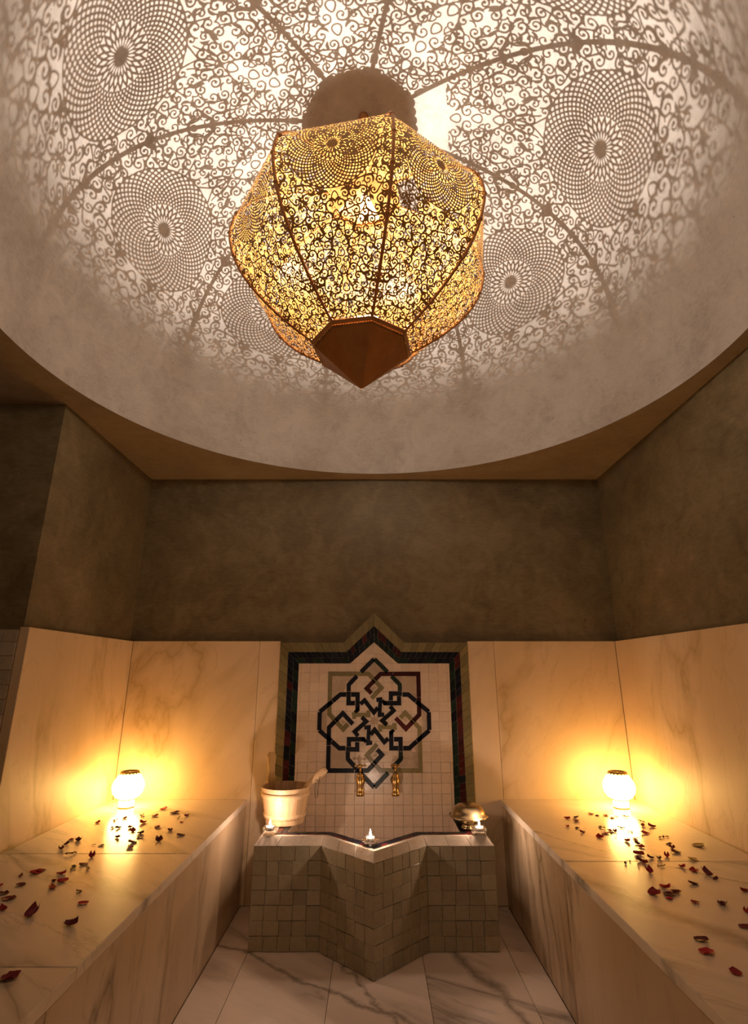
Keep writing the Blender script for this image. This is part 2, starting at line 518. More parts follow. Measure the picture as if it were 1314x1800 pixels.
# marble wall panelling
for a, b in ((-WX, -0.679), (-0.679, -0.556), (0.556, 0.712), (0.712, WX)):
    box('marble_slab', a + 0.0007, b - 0.0007, DB, DB + PL, 0.0, Z_DADO, 'marble_wall', w_back, 0.0018)
for y0, y1 in ((NICHE_Y - 0.004, DB),):
    box('marble_slab', -WX - PL - 0.012, -WX, y0, y1, 0.0, Z_DADO, 'marble_wall', w_left, 0.0018)
for y0, y1 in ((1.78, DB), (0.70, 1.78), (Y_FRONT, 0.70)):
    box('marble_slab', WX, WX + PL, y0 + 0.0007, y1 - 0.0007, 0.0, Z_DADO, 'marble_wall', w_right, 0.0018)
# grey tiles on the wall end of the recess, colour lightened in place of light
fr = (Vector((0, NICHE_Y, 0)), Vector((1, 0, 0)), Vector((0, 0, 1)), Vector((0, -1, 0)))
for r in range(15):
    for c in range(5):
        x1 = -WX - PL - 0.013 - c * 0.062; z0 = Z_BENCH + r * 0.0562
        tile_on('wall_tile', [(x1 - 0.062, z0), (x1, z0), (x1, min(z0 + 0.0562, Z_DADO - 0.01)), (x1 - 0.062, min(z0 + 0.0562, Z_DADO - 0.01))], fr, 0.012, 'rim_tile', w_left)

# ================================================================== BENCHES
def bench(label, side, joints, fjoints, outer):
    t = thing('marble_bench', label, 'bench', (side * (BX + 0.37), 1.2, 0))
    L = t.location.copy()
    def bx(name, x0, x1, y0, y1, z0, z1, mat, b):
        xa, xb = sorted((side * x0, side * x1))
        o = box(name, xa, xb, y0, y1, z0, z1, mat, None, b)
        o.location = o.location - L
        o.parent = t
        return o
    bx('core', BX + 0.026, outer - 0.003, Y_FRONT + 0.02, DB - 0.004, 0.002, Z_BENCH - 0.031, 'mortar', 0)
    for j in range(len(joints) - 1):
        y1, y0 = joints[j], joints[j + 1]
        bx('top_slab', BX - 0.002, outer - 0.001, y0 + 0.0007, y1 - 0.0007, Z_BENCH - 0.03, Z_BENCH, 'marble_top', 0.0025)
    for j in range(len(fjoints) - 1):
        y1, y0 = fjoints[j], fjoints[j + 1]
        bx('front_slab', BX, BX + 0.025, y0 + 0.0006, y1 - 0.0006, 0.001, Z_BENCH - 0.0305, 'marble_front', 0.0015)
    return t
bench('cream marble bench along the left wall under the bucket-side lamp', -1, [DB, NICHE_Y + 0.07, 1.506, 0.68, -0.15, Y_FRONT], [DB, 2.476, 1.396, 0.32, Y_FRONT], WX)
wall('trim_2', NICHE_X, -WX - 0.001, Y_FRONT, NICHE_Y - 0.016, -0.012, Z_BENCH, 'marble_top', 'marble ledge in the left recess behind the bench')
bench('cream marble bench along the right wall with a long grey vein', 1, [DB, 2.243, 0.95, -0.1, Y_FRONT], [DB, 2.25, 1.17, 0.09, Y_FRONT], WX)

# ================================================================== FOUNTAIN
def line_off(p, q, d):
    """line p->q shifted to its left by d"""
    e = (q[0] - p[0], q[1] - p[1]); l = math.hypot(*e)
    n = (-e[1] / l, e[0] / l)
    return (p[0] + n[0] * d, p[1] + n[1] * d), e
def isect(a, b):
    (p, d), (q, e) = a, b
    den = d[0] * e[1] - d[1] * e[0]
    t = ((q[0] - p[0]) * e[1] - (q[1] - p[1]) * e[0]) / den
    return (p[0] + d[0] * t, p[1] + d[1] * t)
FO = [(-0.55, DB - 0.011), (-0.55, 2.768), (-0.24, 2.768), (0.0, 2.535), (0.24, 2.768), (0.55, 2.768), (0.55, DB - 0.011)]
def f_off(ds):
    """offset outline inwards, ds = (side, front)"""
    d = [ds[0], ds[1], ds[1], ds[1], ds[1], ds[0]]
    L = [line_off(FO[i], FO[i + 1], d[i]) for i in range(6)]
    pts = [(FO[0][0] + d[0], FO[0][1])]
    for i in range(5): pts.append(isect(L[i], L[i + 1]))
    pts.append((FO[6][0] - d[5], FO[6][1]))
    return pts
FZ, FT = 0.405, 0.44
fount = thing('wall_fountain', 'star-fronted fountain basin faced in grey-green glazed tiles', 'fountain', (0, 2.9, 0))
def in_f(o):
    o.location = o.location - Vector((0, 2.9, 0)); o.parent = fount; return o
def loops_obj(name, loops, mat, close_floor=False):
    v, f = [], []
    for pts, z in loops:
        v += [(p[0], p[1], z) for p in pts]
    n = 7
    for i in range(len(loops) - 1):
        for k in range(n - 1):
            f.append((i * n + k, i * n + k + 1, (i + 1) * n + k + 1, (i + 1) * n + k))
    if close_floor: f.append(tuple((len(loops) - 1) * n + k for k in range(n)))
    return in_f(obj(name, v, f, mat))
o1 = f_off((0.006, 0.006))
loops_obj('body', [(o1, 0.0), (o1, FZ), (f_off((0.032, 0.032)), FT - 0.004), (f_off((0.139, 0.099)), FT - 0.004)], 'mortar')
ib = f_off((0.14, 0.10))
loops_obj('basin_lining', [(f_off((0.139, 0.099)), FT - 0.003), (ib, FT - 0.003), (ib, 0.16)], 'white_tile', True)
# face tiles
cnt = 0
for s in range(6):
    p, q = FO[s], FO[s + 1]
    e = Vector((q[0] - p[0], q[1] - p[1], 0)); ln = e.length; e.normalize()
    nrm = Vector((e.y, -e.x, 0))
    n = max(3, round(ln / 0.0605))
    fr = (Vector((p[0], p[1], 0)) - nrm * 0.006, e, Vector((0, 0, 1)), nrm)
    rows = 7
    for r in range(rows):
        z0, z1 = 0.002 + (FZ - 0.002) * r / rows, 0.002 + (FZ - 0.002) * (r + 1) / rows
        cuts = [0.0] + [ln * (k + random.uniform(-0.13, 0.13)) / n for k in range(1, n)] + [ln]
        for k in range(n):
            dz = random.uniform(-0.0012, 0.0012)
            in_f(tile_on('face_tile', [(cuts[k], z0 + dz), (cuts[k + 1], z0 + dz), (cuts[k + 1], z1 + dz), (cuts[k], z1 + dz)], fr, 0.0065, 'fount_tile', None, 0.0007, 0.0010, 0.0007))
# rim: bevelled edge tiles, flat strip, two rows of dark mosaic
def strip_pieces(name, oa, za, ob, zb, length, mats, th=0.005, first_last=True):
    for s in range(6):
        a0, a1, b0, b1 = oa[s], oa[s + 1], ob[s], ob[s + 1]
        A0, A1 = Vector((*a0, za)), Vector((*a1, za)); B0, B1 = Vector((*b0, zb)), Vector((*b1, zb))
        n = max(1, round(((A1 - A0).length + (B1 - B0).length) / 2 / length))
        for k in range(n):
            t0, t1 = k / n, (k + 1) / n
            quad = [A0.lerp(A1, t0), A0.lerp(A1, t1), B0.lerp(B1, t1), B0.lerp(B1, t0)]
            c = sum(quad, Vector()) / 4
            nn = (quad[1] - quad[0]).cross(quad[3] - quad[0]).normalized()
            if nn.z < 0: nn = -nn
            e1 = (quad[1] - quad[0]).normalized(); e2 = nn.cross(e1)
            poly = [((w - c).dot(e1), (w - c).dot(e2)) for w in quad]
            in_f(tile_on(name, poly, (c - nn * 0.003, e1, e2, nn), th, random.choice(mats), None, 0.0006, 0.0009, 0.0004))
strip_pieces('edge_tile', f_off((0.0, 0.0)), FZ, f_off((0.030, 0.030)), FT, 0.115, ['rim_tile'])
strip_pieces('rim_tile', f_off((0.030, 0.030)), FT - 0.003, f_off((0.085, 0.052)), FT - 0.003, 0.115, ['rim_tile'])
strip_pieces('mosaic_tile', f_off((0.085, 0.052)), FT - 0.003, f_off((0.112, 0.076)), FT - 0.003, 0.045, ['burg', 'navy', 'burg'])
strip_pieces('mosaic_tile', f_off((0.112, 0.076)), FT - 0.003, f_off((0.139, 0.099)), FT - 0.003, 0.06, ['navy', 'green', 'navy'])

# ================================================================== ZELLIGE PANEL
panel = thing('tile_panel', 'zellige panel with interlaced star knot above the fountain', 'tile panel', (0, DB, 0.5))
def in_p(o):
    o.location = o.location - Vector((0, DB, 0.5)); o.parent = panel; return o
zy = lambda py: on_wall(657.5, py)[1]
ZB = 0.28
def outline(w, pt, gw, pa):
    zt, za = zy(pt), zy(pa)
    return [(-w, ZB), (-w, zt), (-gw, zt), (0, za), (gw, zt), (w, zt), (w, ZB)]
OUT = [outline(0.5555, 1129.5, 0.180, 1077.5), outline(0.507, 1146.3, 0.1625, 1100.5),
       outline(0.4735, 1156.6, 0.151, 1115.0), outline(0.4415, 1166.3, 0.1405, 1129.0)]
PD = 0.004
def extr(poly, y0, y1, name, mat):
    n = len(poly)
    v = [(p[0], y0, p[1]) for p in poly] + [(p[0], y1, p[1]) for p in poly]
    f = [tuple(range(n))] + [(k, (k + 1) % n, n + (k + 1) % n, n + k) for k in range(n)]
    return in_p(obj(name, v, f, mat))
extr(OUT[0], DB - PD, DB + PL, 'grout_bed', 'grout')
def row(oa, ob, lens, picks, name):
    for s in range(6):
        A0, A1, B0, B1 = (Vector(q) for q in (oa[s], oa[s + 1], ob[s], ob[s + 1]))
        n = max(1, round((A1 - A0).length / lens[s]))
        cuts = [0.0] + [(k + random.uniform(-0.1, 0.1)) / n for k in range(1, n)] + [1.0]
        for k in range(n):
            t0, t1 = cuts[k], cuts[k + 1]
            poly = [tuple(A0.lerp(A1, t0)), tuple(A0.lerp(A1, t1)), tuple(B0.lerp(B1, t1)), tuple(B0.lerp(B1, t0))]
            if max(p[1] for p in poly) < 0.30: continue
            in_p(tile_on(name, poly, WALL_FRAME(PD), 0.0045, random.choice(picks[s]), None, 0.0008, 0.0010, 0.0004))
ol = ['olive_tile']
row(OUT[0], OUT[1], [0.05] * 6, [ol] * 6, 'border_tile')
row(OUT[1], OUT[2], [0.039, 0.032, 0.034, 0.034, 0.032, 0.039],
    [['navy', 'burg', 'burg', 'navy'], ['navy'], ['navy', 'burg', 'navy'], ['burg', 'burg', 'navy'], ['navy'], ['navy', 'burg', 'burg']], 'dark_tile')
row(OUT[2], OUT[3], [0.058, 0.055, 0.045, 0.045, 0.055, 0.058],
    [['navy', 'green', 'green'], ['navy', 'navy', 'green'], ['navy', 'green'], ['green'], ['navy', 'green', 'navy'], ['green', 'green', 'navy']], 'dark_tile')
# white field
TS = 0.0533
inner = OUT[3]
zt, za, gw = inner[1][1], inner[3][1], inner[2][0]
slope = (za - zt) / 0.1405
z = 0.262
while z < za:
    for c in range(-9, 9):
        x0, x1 = c * TS, (c + 1) * TS
        if z < zt:
            poly = [(x0, z), (x1, z), (x1, z + TS), (x0, z + TS)]
            poly = clip_half(poly, 1, 0, 0.4415); poly = poly and clip_half(poly, -1, 0, 0.4415)
            if z + TS > zt:
                top = poly
                lo = poly and clip_half(poly, 0, 1, zt)
                hi = poly and clip_half(poly, 0, -1, -zt)
                hi = hi and clip_half(hi, slope, 1, za); hi = hi and clip_half(hi, -slope, 1, za)
                polys = [lo, hi]
            else: polys = [poly]
        else:
            poly = [(x0, z), (x1, z), (x1, z + TS), (x0, z + TS)]
            poly = clip_half(poly, slope, 1, za); poly = poly and clip_half(poly, -slope, 1, za)
            polys = [poly]
        for poly in polys:
            if not poly or len(poly) < 3: continue
            q = []
            for p_ in poly:
                if not q or math.hypot(p_[0] - q[-1][0], p_[1] - q[-1][1]) > 0.002: q.append(p_)
            if len(q) > 2 and math.hypot(q[0][0] - q[-1][0], q[0][1] - q[-1][1]) < 0.002: q.pop()
            if len(q) < 3 or abs(area2(q)) < 5e-5: continue
            if max(p_[1] for p_ in q) < 0.30: continue
            g, ch = (0.0010, 0.0008) if z < 0.66 else (0.00025, 0.0003)
            in_p(tile_on('white_tile', q, WALL_FRAME(PD), 0.0040, 'white_tile', None, g, ch, 0.0003))
    z += TS

# interlace knot, in units of the drawing (centre 0,0), four-fold
cxk, czk = on_wall(658.0, 1267.3)
KS = (220 / 1314.0) / F_PX * DB / ray(658, 1267)[1]
KW = 46
def band(pts, mat, w=KW, h=0.0062, name='inlay_piece'):
    """mitred strip through points (drawing units)"""
    n = len(pts); Lp, Rp = [], []
    for i in range(n):
        a = Vector(pts[i]) - Vector(pts[i - 1]) if i > 0 else Vector(pts[1]) - Vector(pts[0])
        b = Vector(pts[i + 1]) - Vector(pts[i]) if i < n - 1 else a
        a.normalize(); b.normalize()
        na, nb = Vector((-a.y, a.x)), Vector((-b.y, b.x))
        m = (na + nb) / max(0.35, 1 + na.dot(nb))
        Lp.append(Vector(pts[i]) + m * w / 2); Rp.append(Vector(pts[i]) - m * w / 2)
    c = sum(Lp + Rp, Vector((0, 0))) / (2 * n)
    hh = h * 1.0
    v = []
    for pl in (Lp, Rp):
        for p in pl: v.append(((p.x - c.x) * KS, 0, (p.y - c.y) * KS))
    for pl, ql in ((Lp, Rp), (Rp, Lp)):
        for p, q in zip(pl, ql):
            pp = p + (q - p) * 0.03
            v.append(((pp.x - c.x) * KS, -hh, (pp.y - c.y) * KS))
    f = []
    for k in range(n - 1):
        f.append((2 * n + k, 3 * n + k, 3 * n + k + 1, 2 * n + k + 1))
        f.append((k, 2 * n + k, 2 * n + k + 1, k + 1))
        f.append((n + k, n + k + 1, 3 * n + k + 1, 3 * n + k))
    f.append((0, n, 3 * n, 2 * n)); f.append((n - 1, 3 * n - 1, 4 * n - 1, 2 * n - 1))
    return in_p(obj(name, v, f, mat, None, False, (cxk + c.x * KS, DB - PD, czk + c.y * KS)))
def infill(pts, mat='tan_tile', h=0.0048):
    poly = [(cxk + x * KS, czk + y * KS) for x, y in pts]
    in_p(tile_on('infill_piece', poly, WALL_FRAME(PD), h, mat, None, 0.0006, 0.0007, 0.0001))
def R4(p, k):
    x, y = p
    for _ in range(k): x, y = y, -x       # clockwise quarter turns
    return (x, y)
def Rm(pts, k): return [R4(p, k) for p in pts]
FRM, KN, HK = 472, 272, 64
gp = 27   # clearance where one band dives under another
for k in range(4):
    fc = ['olive_tile', 'burg', 'olive_tile', 'navy'][k]      # frame colour of the quarter (TL, TR, BR, BL)
    nxt = ['burg', 'olive_tile', 'navy', 'olive_tile'][k]
    # frame corner of this quarter, split in pieces where other bands cross
    band(Rm([(-FRM, 205), (-FRM, FRM), (-238, FRM)], k), fc)
    band(Rm([(-FRM, 201), (-FRM, 68), (-FRM + 60, 8)], k), fc)
    band(Rm([(-234, FRM), (-62, FRM), (-2, FRM - 62)], k), fc)
    # long hook of this quarter's frame: into the loop and to the star
    band(Rm([(2, FRM - 66), (76, 330), (-30, 224)], k), fc)
    # short hook of this quarter (enters the loop on its other end), passes under
    band(Rm([(-FRM + 66, 2), (-324, -80), (-275, -30)], k), fc, KW)
    # knot: vertical leg with foot, horizontal leg with long drop
    band(Rm([(-KN, 292), (-KN, 176), (-204, 176)], k), 'navy')
    band(Rm([(-247, 262), (-176, 262), (-176, 100)], k), 'navy')
    band(Rm([(-205, 85), (-176, 112), (-176, 95)], k), 'navy', 34)
    # star pieces
    band(Rm([(-146, 168), (-103, 204), (-4, 84), (38, 132)], k), 'navy', 44)
    band(Rm([(22, 208), (64, 214), (56, 60), (104, 64)], k), ['navy', 'olive_tile', 'navy', 'olive_tile'][k], 42)
for sx in (-1, 1):
    # octagon sides left and right
    band([(sx * 298, 262), (sx * 362, 262), (sx * 440, 196)], 'navy')
    band([(sx * 443, 193), (sx * 573, 91)], 'navy')
    band([(sx * 573, 87), (sx * 573, -87)], 'navy')
    band([(sx * 573, -91), (sx * 443, -193)], 'navy')
    band([(sx * 440, -196), (sx * 362, -262), (sx * 298, -262)], 'navy')
    for sz in (-1, 1):
        # pointed bands top and bottom
        mt = 'green' if sx > 0 else 'navy'
        band([(sx * KN, sz * 297), (sx * KN, sz * 362), (sx * 184, sz * 450)], 'navy' if sx < 0 else mt)
        band([(sx * 142, sz * 492), (sx * 2, sz * 626)], mt)
        # tan corner pieces
        infill([(sx * 448, sz * 448), (sx * 448, sz * 215), (sx * 385, sz * 285), (sx * 300, sz * 285), (sx * 300, sz * 365), (sx * 215, sz * 448)])
    infill([(sx * 550, 78), (sx * 550, -78), (sx * 497, -120), (sx * 497, 120)])
for sz in (-1, 1):
    infill([(0, sz * 592), (-118, sz * 488), (-60, sz * 492), (0, sz * 435), (60, sz * 492), (118, sz * 488)])
for k in range(4):
    infill(Rm([(-20, 300), (20, 330), (0, 350), (-30, 330)], k))
infill([(math.cos(a) * (58 if i % 2 == 0 else 34), math.sin(a) * (58 if i % 2 == 0 else 34)) for i, a in enumerate([2 * PI * j / 16 for j in range(16)])])

# ================================================================== TAPS
def tap(x, turn, label):
    t = thing('brass_tap', label, 'tap', (x, DB - 0.012, 0.60), 0, 'taps above the basin')
    def bend(pts, r, name, smooth=True, seg=14):
        v, f = tube_vf(pts, r, seg); return obj(name, v, f, 'brass', t, smooth)
    v, f = lathe_vf([(0.002, 0.0), (0.026, 0.0), (0.026, 0.005), (0.014, 0.010), (0.012, 0.03)], 20, cap0=True)
    obj('wall_flange', [(a, -c, b) for a, b, c in v], f, 'brass', t, True)
    bend([(0, -0.01, 0), (0, -0.045, 0.0), (0, -0.062, -0.003)], [0.013, 0.013, 0.014], 'inlet')
    prof = [(0.004, 0.046), (0.0135, 0.044), (0.016, 0.036), (0.0155, 0.026), (0.020, 0.018), (0.0215, 0.0), (0.0190, -0.012), (0.0165, -0.03), (0.0165, -0.044), (0.0205, -0.050), (0.0215, -0.066), (0.0175, -0.067), (0.0155, -0.05)]
    v, f = lathe_vf(prof, 22, cap0=True)
    obj('spout', [(a, b - 0.068, c) for a, b, c in v], f, 'brass', t, True)
    hd = bend([(0, -0.068, 0.044), (0, -0.070, 0.078)], [0.0055, 0.005], 'spindle')
    parts = []
    for q in range(4):
        a = turn + q * PI / 2
        dx, dy = math.cos(a), math.sin(a)
        parts.append(tube_vf([(0, -0.070, 0.080), (dx * 0.018, -0.070 + dy * 0.018, 0.082), (dx * 0.022, -0.070 + dy * 0.022, 0.082)], [0.0048, 0.0040, 0.0058], 8))
        v, f = lathe_vf([(0.0005, -0.007), (0.005, -0.005), (0.007, 0), (0.005, 0.005), (0.0005, 0.007)], 10)
        parts.append(([(p[0] + dx * 0.026, p[1] - 0.070 + dy * 0.026, p[2] + 0.082) for p in v], f))
    v, f = lathe_vf([(0.0095, 0.072), (0.0105, 0.080), (0.008, 0.090), (0.001, 0.094)], 12, cap0=True)
    parts.append(([(a, b - 0.070, c) for a, b, c in v], f))
    v, f = join_vf(*parts)
    obj('cross_handle', v, f, 'brass', t, True)
tap(-0.074, 0.15, 'brass tap with cross handle nearer the wooden bucket')
tap(0.116, 0.75, 'brass tap with cross handle nearer the bronze dish')

# ================================================================== WOODEN BUCKET
bk = thing('wooden_bucket', 'pale wooden sauna bucket standing on the fountain ledge', 'bucket', (-0.455, 3.04, FT + 0.002), 0.0)
BR0, BR1, BH, NST = 0.096, 0.126, 0.166, 18
def stave(a0, a1, h, name, mat='wood', top=None):
    v, f = [], []
    m = 3
    zs = [0.0, h] if top is None else top
    for z in zs:
        if isinstance(z, tuple): z, sc = z
        else: sc = 1.0
        r = BR0 + (BR1 - BR0) * z / BH if z <= BH else BR1 + (z - BH) * 0.06
        am, da = (a0 + a1) / 2, (a1 - a0) / 2 * sc
        for dr in (0.0, -0.011):
            for k in range(m + 1):
                a = am - da + 2 * da * k / m
                v.append(((r + dr) * math.cos(a), (r + dr) * math.sin(a), z))
    w = 2 * (m + 1)
    for i in range(len(zs) - 1):
        b0, b1 = i * w, (i + 1) * w
        for k in range(m):
            f.append((b0 + k, b0 + k + 1, b1 + k + 1, b1 + k))
            f.append((b0 + m + 1 + k + 1, b0 + m + 1 + k, b1 + m + 1 + k, b1 + m + 1 + k + 1))
        f.append((b0, b1, b1 + m + 1, b0 + m + 1)); f.append((b0 + m, b0 + 2 * m + 1, b1 + 2 * m + 1, b1 + m))
    e = (len(zs) - 1) * w
    f.append(tuple(range(m + 1)) + tuple(range(2 * m + 1, m, -1)))
    f.append(tuple(e + k for k in range(m + 1))[::-1] + tuple(e + k for k in range(m + 1, 2 * m + 2)))
    return obj(name, v, f, mat, bk, False)
EAR = 6
for k in range(NST):
    a0 = 2 * PI * (k + 0.5) / NST - 0.0
    a1 = 2 * PI * (k + 1.5) / NST
    mid = (a0 + a1) / 2 % (2 * PI)
    if k == EAR: continue
    stave(a0 + 0.004, a1 - 0.004, BH, 'stave')
A = 2 * PI * (EAR + 1) / NST
top = [0.0, BH, (BH + 0.02, 0.78), (BH + 0.045, 0.56), (BH + 0.075, 0.54), (BH + 0.105, 0.66), (BH + 0.128, 0.70), (BH + 0.142, 0.52), (BH + 0.148, 0.25)]
hw = PI / NST * 1.0
stave(A - hw * 1.0 + 0.004, A + hw * 1.0 - 0.004, BH, 'ear_handle', 'wood_dark', [0.0, BH] + [(z, s * 1.75) for z, s in top[2:]])
for zc, zh in ((BH - 0.036, 0.026), (0.034, 0.022)):
    prof = []
    r0 = BR0 + (BR1 - BR0) * (zc - zh / 2) / BH; r1 = BR0 + (BR1 - BR0) * (zc + zh / 2) / BH
    prof = [(r0 - 0.001, zc - zh / 2), (r0 + 0.005, zc - zh / 2 + 0.002), (r1 + 0.005, zc + zh / 2 - 0.002), (r1 - 0.001, zc + zh / 2)]
    v, f = lathe_vf(prof, 48)
    obj('hoop', v, f, 'wood', bk, True)
v, f = lathe_vf([(0.001, 0.012), (BR0 - 0.010, 0.012)], 32)
obj('bucket_bottom', v, f, 'wood_dark', bk)
# ladle
def ladle():
    t = thing('wooden_ladle', 'wooden ladle with black cord leaning out of the bucket', 'ladle', (-0.455, 3.04, FT + 0.02))
    p0, p1 = Vector((-0.035, -0.02, 0.02)), Vector((0.207, -0.03, 0.232))
    d = (p1 - p0).normalized(); side = Vector((0, 1, 0)); up = side.cross(d).normalized()
    v, f = [], []
    st = [(0.0, 0.010, 0.007), (0.3, 0.011, 0.007), (0.6, 0.014, 0.008), (0.82, 0.018, 0.009), (0.95, 0.019, 0.009), (1.0, 0.015, 0.007)]
    n = 10
    for tt, w, h in st:
        c = p0 + (p1 - p0) * tt
        for k in range(n):
            a = 2 * PI * k / n
            v.append(c + up * math.cos(a) * w + side * math.sin(a) * h)
    for i in range(len(st) - 1):
        for k in range(n):
            k2 = (k + 1) % n
            f.append((i * n + k, i * n + k2, (i + 1) * n + k2, (i + 1) * n + k))
    f.append(tuple(range(n))); f.append(tuple((len(st) - 1) * n + k for k in range(n)))
    obj('handle', v, f, 'wood', t, True)
    v, f = lathe_vf([(0.001, -0.018), (0.02, -0.016), (0.032, 0.0), (0.035, 0.016), (0.031, 0.016), (0.028, 0.0), (0.001, -0.012)], 20)
    obj('scoop', [(a - 0.04, b - 0.02, c + 0.02) for a, b, c in v], f, 'wood_dark', t, True)
    c0 = p0 + (p1 - p0) * 0.80
    lp = [c0 + up * 0.019 + Vector((0, -0.008, 0)), c0 + Vector((-0.004, -0.014, -0.01)), c0 + Vector((-0.006, -0.016, -0.05)), c0 + Vector((-0.003, -0.016, -0.085)),
          c0 + Vector((0.004, -0.015, -0.094)), c0 + Vector((0.011, -0.014, -0.082)), c0 + Vector((0.011, -0.014, -0.05)), c0 + Vector((0.016, -0.012, -0.01)), c0 + Vector((0.02, -0.010, 0.006))]
    v, f = tube_vf(lp, 0.0014, 6)
    obj('cord', v, f, 'cord', t, True)
ladle()

# ================================================================== BRONZE DISH WITH DOMED LID
ds = thing('covered_dish', 'bronze footed dish with domed lid on the fountain ledge', 'dish', (0.462, 2.915, FT + 0.003))
v, f = lathe_vf([(0.001, 0.0), (0.036, 0.0), (0.037, 0.006), (0.031, 0.010), (0.030, 0.020), (0.050, 0.032), (0.076, 0.044), (0.086, 0.049), (0.091, 0.050), (0.091, 0.053), (0.084, 0.053)], 40, cap0=False)
obj('footed_bowl', v, f, 'bronze', ds, True)
v, f = lathe_vf([(0.092, 0.0535), (0.0925, 0.057), (0.086, 0.059), (0.081, 0.062), (0.079, 0.074), (0.070, 0.090), (0.052, 0.103), (0.028, 0.111), (0.001, 0.113)], 40)
lid = obj('domed_lid', v, f, 'bronze', ds, True)
v, f = lathe_vf([(0.0915, 0.0525), (0.0955, 0.0545), (0.0955, 0.0565), (0.0915, 0.0585)], 40)
obj('rolled_rim', v, f, 'bronze', ds, True)

# ================================================================== TEALIGHTS
def tealight(x, y, zb, where):
    h = thing('candle_holder', 'round glass candle holder ' + where, 'candle holder', (x, y, zb), 0, 'glass candle holders on the fountain')
    seg = 14
    prof = [(0.001, 0.0), (0.020, 0.0), (0.030, 0.008), (0.034, 0.018), (0.030, 0.028), (0.0245, 0.034), (0.0225, 0.034), (0.0225, 0.013), (0.001, 0.012)]
    v, f = lathe_vf(prof, seg)
    obj('glass_bowl', v, f, 'glass', h)
    v, f = [], []
    parts = []
    for k in range(seg):
        a = 2 * PI * k / seg
        parts.append(tube_vf([(0.0305 * math.cos(a), 0.0305 * math.sin(a), 0.009), (0.0345 * math.cos(a), 0.0345 * math.sin(a), 0.018), (0.0305 * math.cos(a), 0.0305 * math.sin(a), 0.027)], [0.0012, 0.0026, 0.0012], 6))
    v, f = join_vf(*parts)
    obj('glass_facets', v, f, 'glass', h, True)
    t = thing('tealight_candle', 'lit white tealight in the glass holder ' + where, 'candle', (x, y, zb + 0.0135), 0, 'lit tealights on the fountain')
    v, f = lathe_vf([(0.001, 0.0), (0.0195, 0.0), (0.0200, 0.0155), (0.0190, 0.0155), (0.0185, 0.013)], 20)
    obj('tin_cup', v, f, 'tin', t, True)
    v, f = lathe_vf([(0.0188, 0.0125), (0.010, 0.012), (0.001, 0.0125)], 20)
    obj('wax', v, f, 'wax', t, True)
    v, f = tube_vf([(0, 0, 0.011), (0.0005, 0, 0.020)], 0.0009, 6)
    obj('wick', v, f, 'cord', t)
    v, f = lathe_vf([(0.0005, 0.017), (0.0042, 0.021), (0.0052, 0.026), (0.0040, 0.033), (0.0018, 0.041), (0.0003, 0.047)], 12)
    obj('flame', v, f, 'flame', t, True)
    l = bpy.data.lights.new('candle_light', 'POINT'); l.energy = CANDLE_W; l.color = CANDLE_COL; l.shadow_soft_size = 0.006
    lo = bpy.data.objects.new('candle_light', l); COL.objects.link(lo); lo.location = (0, 0, 0.055); lo.parent = t
ZR = FT + 0.0035
tealight(-0.490, 2.825, ZR, 'in front of the wooden bucket')
tealight(-0.016, 2.652, ZR, 'at the pointed middle of the basin rim')
tealight(0.494, 2.815, ZR, 'in front of the bronze dish')

# ================================================================== BENCH LAMPS
def bench_lamp(px, py, label, lean):
    x, y = on_plane(px, py, Z_BENCH)
    t = thing('bench_lamp', label, 'lamp', (x, y + 0.055, Z_BENCH + 0.0005), 0, 'glowing lamps on the benches')
    v, f = lathe_vf([(0.001, 0.0), (0.038, 0.0), (0.039, 0.004), (0.036, 0.006)], 28)
    obj('foot', v, f, 'lamp_metal', t, True)
    v, f = lathe_vf([(0.036, 0.006), (0.037, 0.020), (0.039, 0.038)], 28)
    obj('glass_base', v, f, 'lampglow', t, True)
    v, f = lathe_vf([(0.039, 0.037), (0.044, 0.038), (0.045, 0.041), (0.041, 0.043)], 32)
    obj('lower_ring', v, f, 'lamp_metal', t, True)
    v, f = lathe_vf([(0.041, 0.043), (0.058, 0.052), (0.073, 0.072), (0.079, 0.097), (0.073, 0.124), (0.056, 0.150), (0.041, 0.162)], 28)
    obj('glass_shade', v, f, 'lampglow', t, True)
    n = 32
    v, f = lathe_vf([(0.041, 0.160), (0.047, 0.162), (0.048, 0.168), (0.044, 0.172), (0.036, 0.171), (0.034, 0.166)], n)
    obj('top_ring', v, f, 'lamp_metal', t, True)
    parts = []
    for k in range(16):
        a = 2 * PI * k / 16
        w, g = lathe_vf([(0.0003, -0.005), (0.004, -0.002), (0.0045, 0.001), (0.001, 0.004)], 8)
        parts.append(([(p[0] + 0.0465 * math.cos(a), p[1] + 0.0465 * math.sin(a), p[2] + 0.161) for p in w], g))
    v, f = join_vf(*parts)
    obj('beaded_edge', v, f, 'lamp_metal', t, True)
    v, f = lathe_vf([(0.036, 0.166), (0.020, 0.167), (0.001, 0.1675)], n)
    obj('top_plate', v, f, 'lamp_metal', t, True)
bench_lamp(213, 1424, 'small glowing lamp in the corner of the left bench', -1)
bench_lamp(1101, 1425, 'small glowing lamp in the corner of the right bench', 1)

